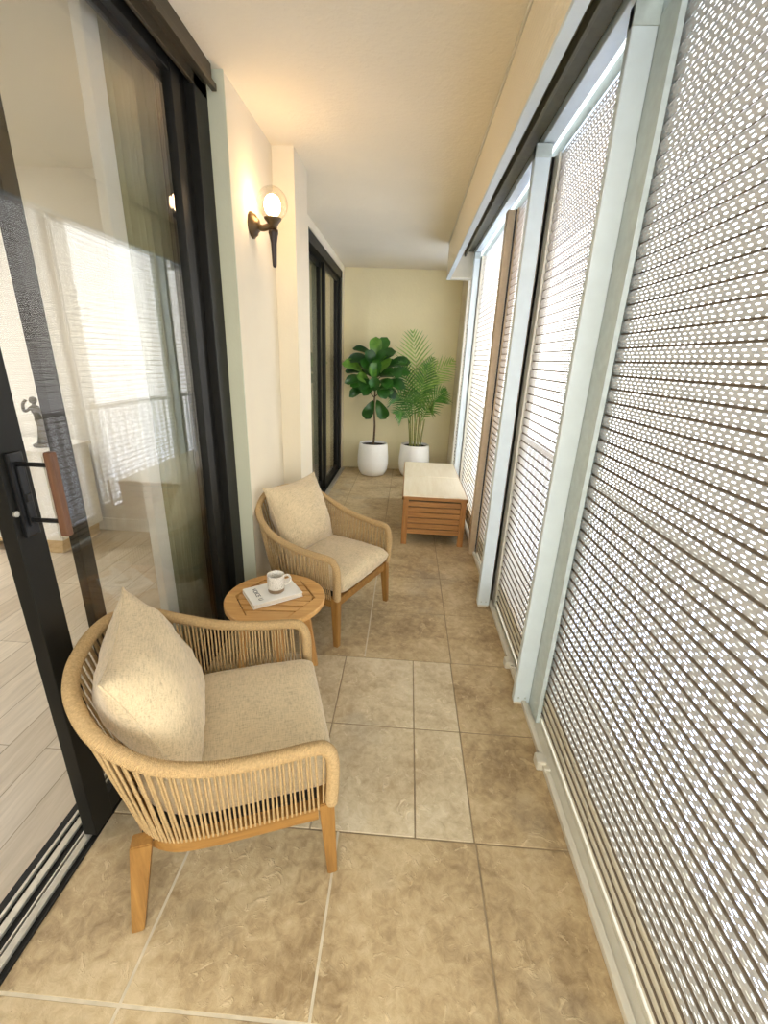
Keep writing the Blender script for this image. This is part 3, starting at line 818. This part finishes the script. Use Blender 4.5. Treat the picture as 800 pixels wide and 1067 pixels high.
fx, fy = -.45, 6.13
fp = thing('fiddle_leaf_fig', (fx, fy, 0), 0, 'fiddle leaf fig with broad dark leaves in the left white pot', 'potted plant', 'potted plants by the end wall')
pot(fp, .222, .462)
trunk = spline([(0, 0, .42), (.01, 0, .7), (-.008, 0, .95), (.0, 0, 1.15), (.01, 0, 1.4), (.0, 0, 1.66)], 8)
bm = tube(bmesh.new(), trunk, [.016-.010*i/(len(trunk)-1) for i in range(len(trunk))], 10)
bt = []
for a, z0, ln in ((2.9, 1.08, .20), (.3, 1.10, .22), (1.9, 1.2, .2), (-1.2, 1.25, .16), (3.4, 1.22, .22), (-.2, 1.3, .2)):
    p = [Vector((0, 0, z0)), Vector((math.cos(a)*ln*.5, math.sin(a)*ln*.4, z0+.10)), Vector((math.cos(a)*ln, math.sin(a)*ln*.7, z0+.24))]
    pts = spline(p, 5); tube(bm, pts, [.007-.004*i/(len(pts)-1) for i in range(len(pts))], 7); bt.append(p[-1])
obj('trunk', bm, 'bark', fp, True)
# leaves: (x, z of tip direction) chosen to follow the crown in the photograph
bm = bmesh.new(); tones = []; rnd = random.Random(11)
L_ = [  # base x, base z, angle in the x-z plane (deg), length, half width, towards viewer, tone
 (-.02, 1.05, -112, .26, .085, -.25, .25), (.03, 1.06, -62, .27, .092, -.3, .45),
 (-.06, 1.22, 198, .30, .080, -.5, .22), (.08, 1.20, -22, .28, .060, -.2, .12), (-.10, 1.30, 176, .30, .085, -.55, .3), (.12, 1.30, -8, .30, .085, -.5, .25),
 (-.14, 1.40, 168, .26, .075, -.1, .12), (.16, 1.40, 8, .30, .085, -.3, .4), (-.18, 1.42, 150, .27, .09, -.6, .75), (.14, 1.48, 22, .32, .09, -.4, .2),
 (-.02, 1.26, 225, .22, .085, -1.0, .35), (.05, 1.24, -50, .22, .09, -1.1, .3), (.0, 1.34, 100, .24, .10, -1.0, .6), (-.06, 1.40, 120, .24, .095, -.8, .3), (.07, 1.42, 62, .24, .095, -.9, .85),
 (-.02, 1.50, 160, .34, .082, -.3, .15), (-.03, 1.55, 172, .34, .088, -.2, .2), (-.02, 1.62, 158, .30, .055, 0, .1), (0, 1.58, 92, .27, .095, -.35, .7), (.02, 1.60, 68, .28, .085, -.1, .45),
 (.03, 1.54, 38, .28, .09, -.5, .25), (.02, 1.50, 60, .25, .09, -.9, .35), (-.01, 1.48, 115, .25, .09, -.8, .2), (.06, 1.36, 20, .26, .09, -.9, .22), (-.09, 1.34, 205, .24, .088, -.7, .15),
 (.10, 1.24, -35, .24, .08, -.6, .15), (.04, 1.50, 10, .3, .08, .5, .15), (-.05, 1.46, 170, .3, .08, .5, .15), (0, 1.35, 40, .28, .09, .7, .2), (-.02, 1.35, 150, .28, .09, .7, .2), (0, 1.55, 90, .26, .09, .6, .4),
 (-.03, 1.22, 160, .24, .09, -.7, .3), (.05, 1.20, 25, .24, .09, -.8, .5), (0, 1.18, 95, .22, .085, -.9, .35), (-.08, 1.26, 140, .22, .085, -.9, .7), (.06, 1.32, -20, .22, .085, -1.0, .4), (-.03, 1.30, 200, .22, .09, -1.1, .25), (.02, 1.40, 85, .22, .09, -1.1, .4),
 (.17, 1.46, -18, .22, .085, -.8, .3), (-.15, 1.28, 190, .2, .08, -.9, .4)]
for x, z, a, L, W, ty, tn in L_:
    a = math.radians(a); d = Vector((math.cos(a), ty*.8+rnd.uniform(-.1, .1), math.sin(a)))
    base = Vector((x, ty*.05, z)); up = Vector((0, -.75, .65)) if abs(d.normalized().z) < .85 else Vector((0, -1, .1))
    add_leaf(bm, tones, base, d, up, L*1.05, W*1.12, tn, rnd.uniform(.08, .26))
    
leaf_obj('foliage', bm, 'fig', fp, tones)

px_, py_ = .145, 6.17
pp = thing('areca_palm', (px_, py_, 0), 0, 'feathery palm in the right white pot, partly behind the bench', 'potted plant', 'potted plants by the end wall')
pot(pp, .222, .462)
def frond(base, mid, tip, n, Lmax, tone, face=Vector((0, -1, .25)), start=.22):
    pts = spline([base, mid, tip], 14); n_p = len(pts)-1
    bm = bmesh.new(); tones = []
    tube(bm, pts, [.0075*(1-.8*i/n_p) for i in range(n_p+1)], 6); tones += [tone+.2]*len(bm.faces)
    for i in range(n):
        t = start+(1-start)*i/(n-1); f = t*n_p; k = min(int(f), n_p-1); p = pts[k].lerp(pts[k+1], f-k)
        tg = (pts[k+1]-pts[k]).normalized(); s = tg.cross(face).normalized(); nn = s.cross(tg)
        L = Lmax*(math.sin(PI*(.16+.80*(t-start)/(1-start)))**.8)
        for sd in (-1, 1):
            d = (s*sd*(1.0-.5*t)+tg*(.45+.5*t)+nn*.16).normalized(); wv = d.cross(nn).normalized()
            L2 = L*rnd.uniform(.9, 1.08); w = .0105; rows = []
            for q, ww in ((0, .5), (.25, 1), (.6, .8), (1, .06)):
                c = p+d*L2*q+Vector((0, 0, -.22*L2*q*q*(1 if tone < .6 else .5)))
                rows.append([bm.verts.new(c-wv*w*ww), bm.verts.new(c+nn*w*.25*ww), bm.verts.new(c+wv*w*ww)])
            tt_ = min(1, max(0, tone+rnd.uniform(-.12, .12)))
            for a, b in zip(rows, rows[1:]):
                for m in range(2): bm.faces.new((a[m], a[m+1], b[m+1], b[m])); tones.append(tt_)
    leaf_obj('frond', bm, 'palm', pp, tones)
stems = [(-.10, .0), (-.055, -.04), (-.02, .03), (.0, -.05), (.035, .02), (.06, -.03), (.10, .01), (-.08, .05)]
for i, (sx, sy) in enumerate(stems):
    zt = .82+.05*(i % 3)
    bm = tube(bmesh.new(), spline([(sx*.75, sy, .42), (sx*.9, sy, .62), (sx*1.15, sy, zt)], 6), .0085, 8); obj('stem', bm, 'cane', pp, True)
V = Vector
for b, m, t, n, L, tn in [
    ((-.02, .03, .85), (-.035, .06, 1.40), (-.12, -.02, 1.93), 17, .40, .78),
    ((.03, .02, .85), (.10, .04, 1.30), (.42, -.08, 1.60), 16, .31, .85),
    ((-.06, 0, .83), (-.14, -.02, 1.22), (-.26, -.12, 1.56), 16, .29, .35),
    ((.0, -.03, .82), (.04, -.08, 1.20), (.10, -.22, 1.55), 16, .30, .48),
    ((-.08, 0, .80), (-.20, -.06, 1.08), (-.36, -.16, 1.14), 14, .26, .42),
    ((.08, 0, .80), (.20, -.04, 1.08), (.36, -.12, 1.22), 14, .26, .55),
    ((-.02, -.05, .78), (-.06, -.16, 1.05), (-.10, -.34, 1.20), 14, .27, .45),
    ((.05, -.04, .78), (.12, -.15, .98), (.20, -.30, 1.03), 14, .25, .6),
    ((-.09, -.02, .76), (-.17, -.12, .92), (-.28, -.24, .90), 13, .22, .4),
    ((.02, .04, .85), (.07, .09, 1.25), (.16, .12, 1.62), 15, .28, .55)]:
    frond(V(b), V(m), V(t), n, L, tn)

# ------------------------------------------------------------------ daylight
w = bpy.data.worlds.new('daylight'); SC.world = w; w.use_nodes = True
nt = w.node_tree; nt.nodes.clear()
out = nt.nodes.new('ShaderNodeOutputWorld'); bg = nt.nodes.new('ShaderNodeBackground')
tc = nt.nodes.new('ShaderNodeTexCoord'); sp = nt.nodes.new('ShaderNodeSeparateXYZ'); cr = nt.nodes.new('ShaderNodeValToRGB'); mr = nt.nodes.new('ShaderNodeMapRange')
mr.inputs['From Min'].default_value = -1; mr.inputs['From Max'].default_value = 1
nt.links.new(tc.outputs['Generated'], sp.inputs[0]); nt.links.new(sp.outputs[2], mr.inputs[0]); nt.links.new(mr.outputs[0], cr.inputs[0])
e = cr.color_ramp.elements; e[0].position = .25; e[0].color = (.56, .68, .95, 1); e[1].position = .9; e[1].color = (.72, .86, 1, 1)
m = e.new(.5); m.color = (1, .96, .90, 1)
nt.links.new(cr.outputs[0], bg.inputs[0]); bg.inputs[1].default_value = 3.6
nt.links.new(bg.outputs[0], out.inputs[0])

# ------------------------------------------------------------------ camera
f, pi_, ya, ro = 448.668, .341643, .041874, .042103
F = Vector((-math.sin(ya)*math.cos(pi_), math.cos(ya)*math.cos(pi_), -math.sin(pi_)))
r1 = Vector((math.cos(ya), math.sin(ya), 0)); u1 = r1.cross(F)
r2 = r1*math.cos(ro)+u1*math.sin(ro); u2 = u1*math.cos(ro)-r1*math.sin(ro)
cd = bpy.data.cameras.new('camera'); cam = bpy.data.objects.new('camera', cd); COL.objects.link(cam)
cd.sensor_fit = 'VERTICAL'; cd.sensor_height = 36; cd.lens = f/1067*36; cd.clip_start = .02
cam.matrix_world = Matrix(((r2.x, u2.x, -F.x, 0), (r2.y, u2.y, -F.y, 0), (r2.z, u2.z, -F.z, EYE), (0, 0, 0, 1)))
SC.camera = cam
SC.view_settings.view_transform = 'Standard'; SC.view_settings.look = 'None'; SC.view_settings.gamma = 1
SC.view_settings.use_curve_mapping = False; SC.view_settings.exposure = 1.15
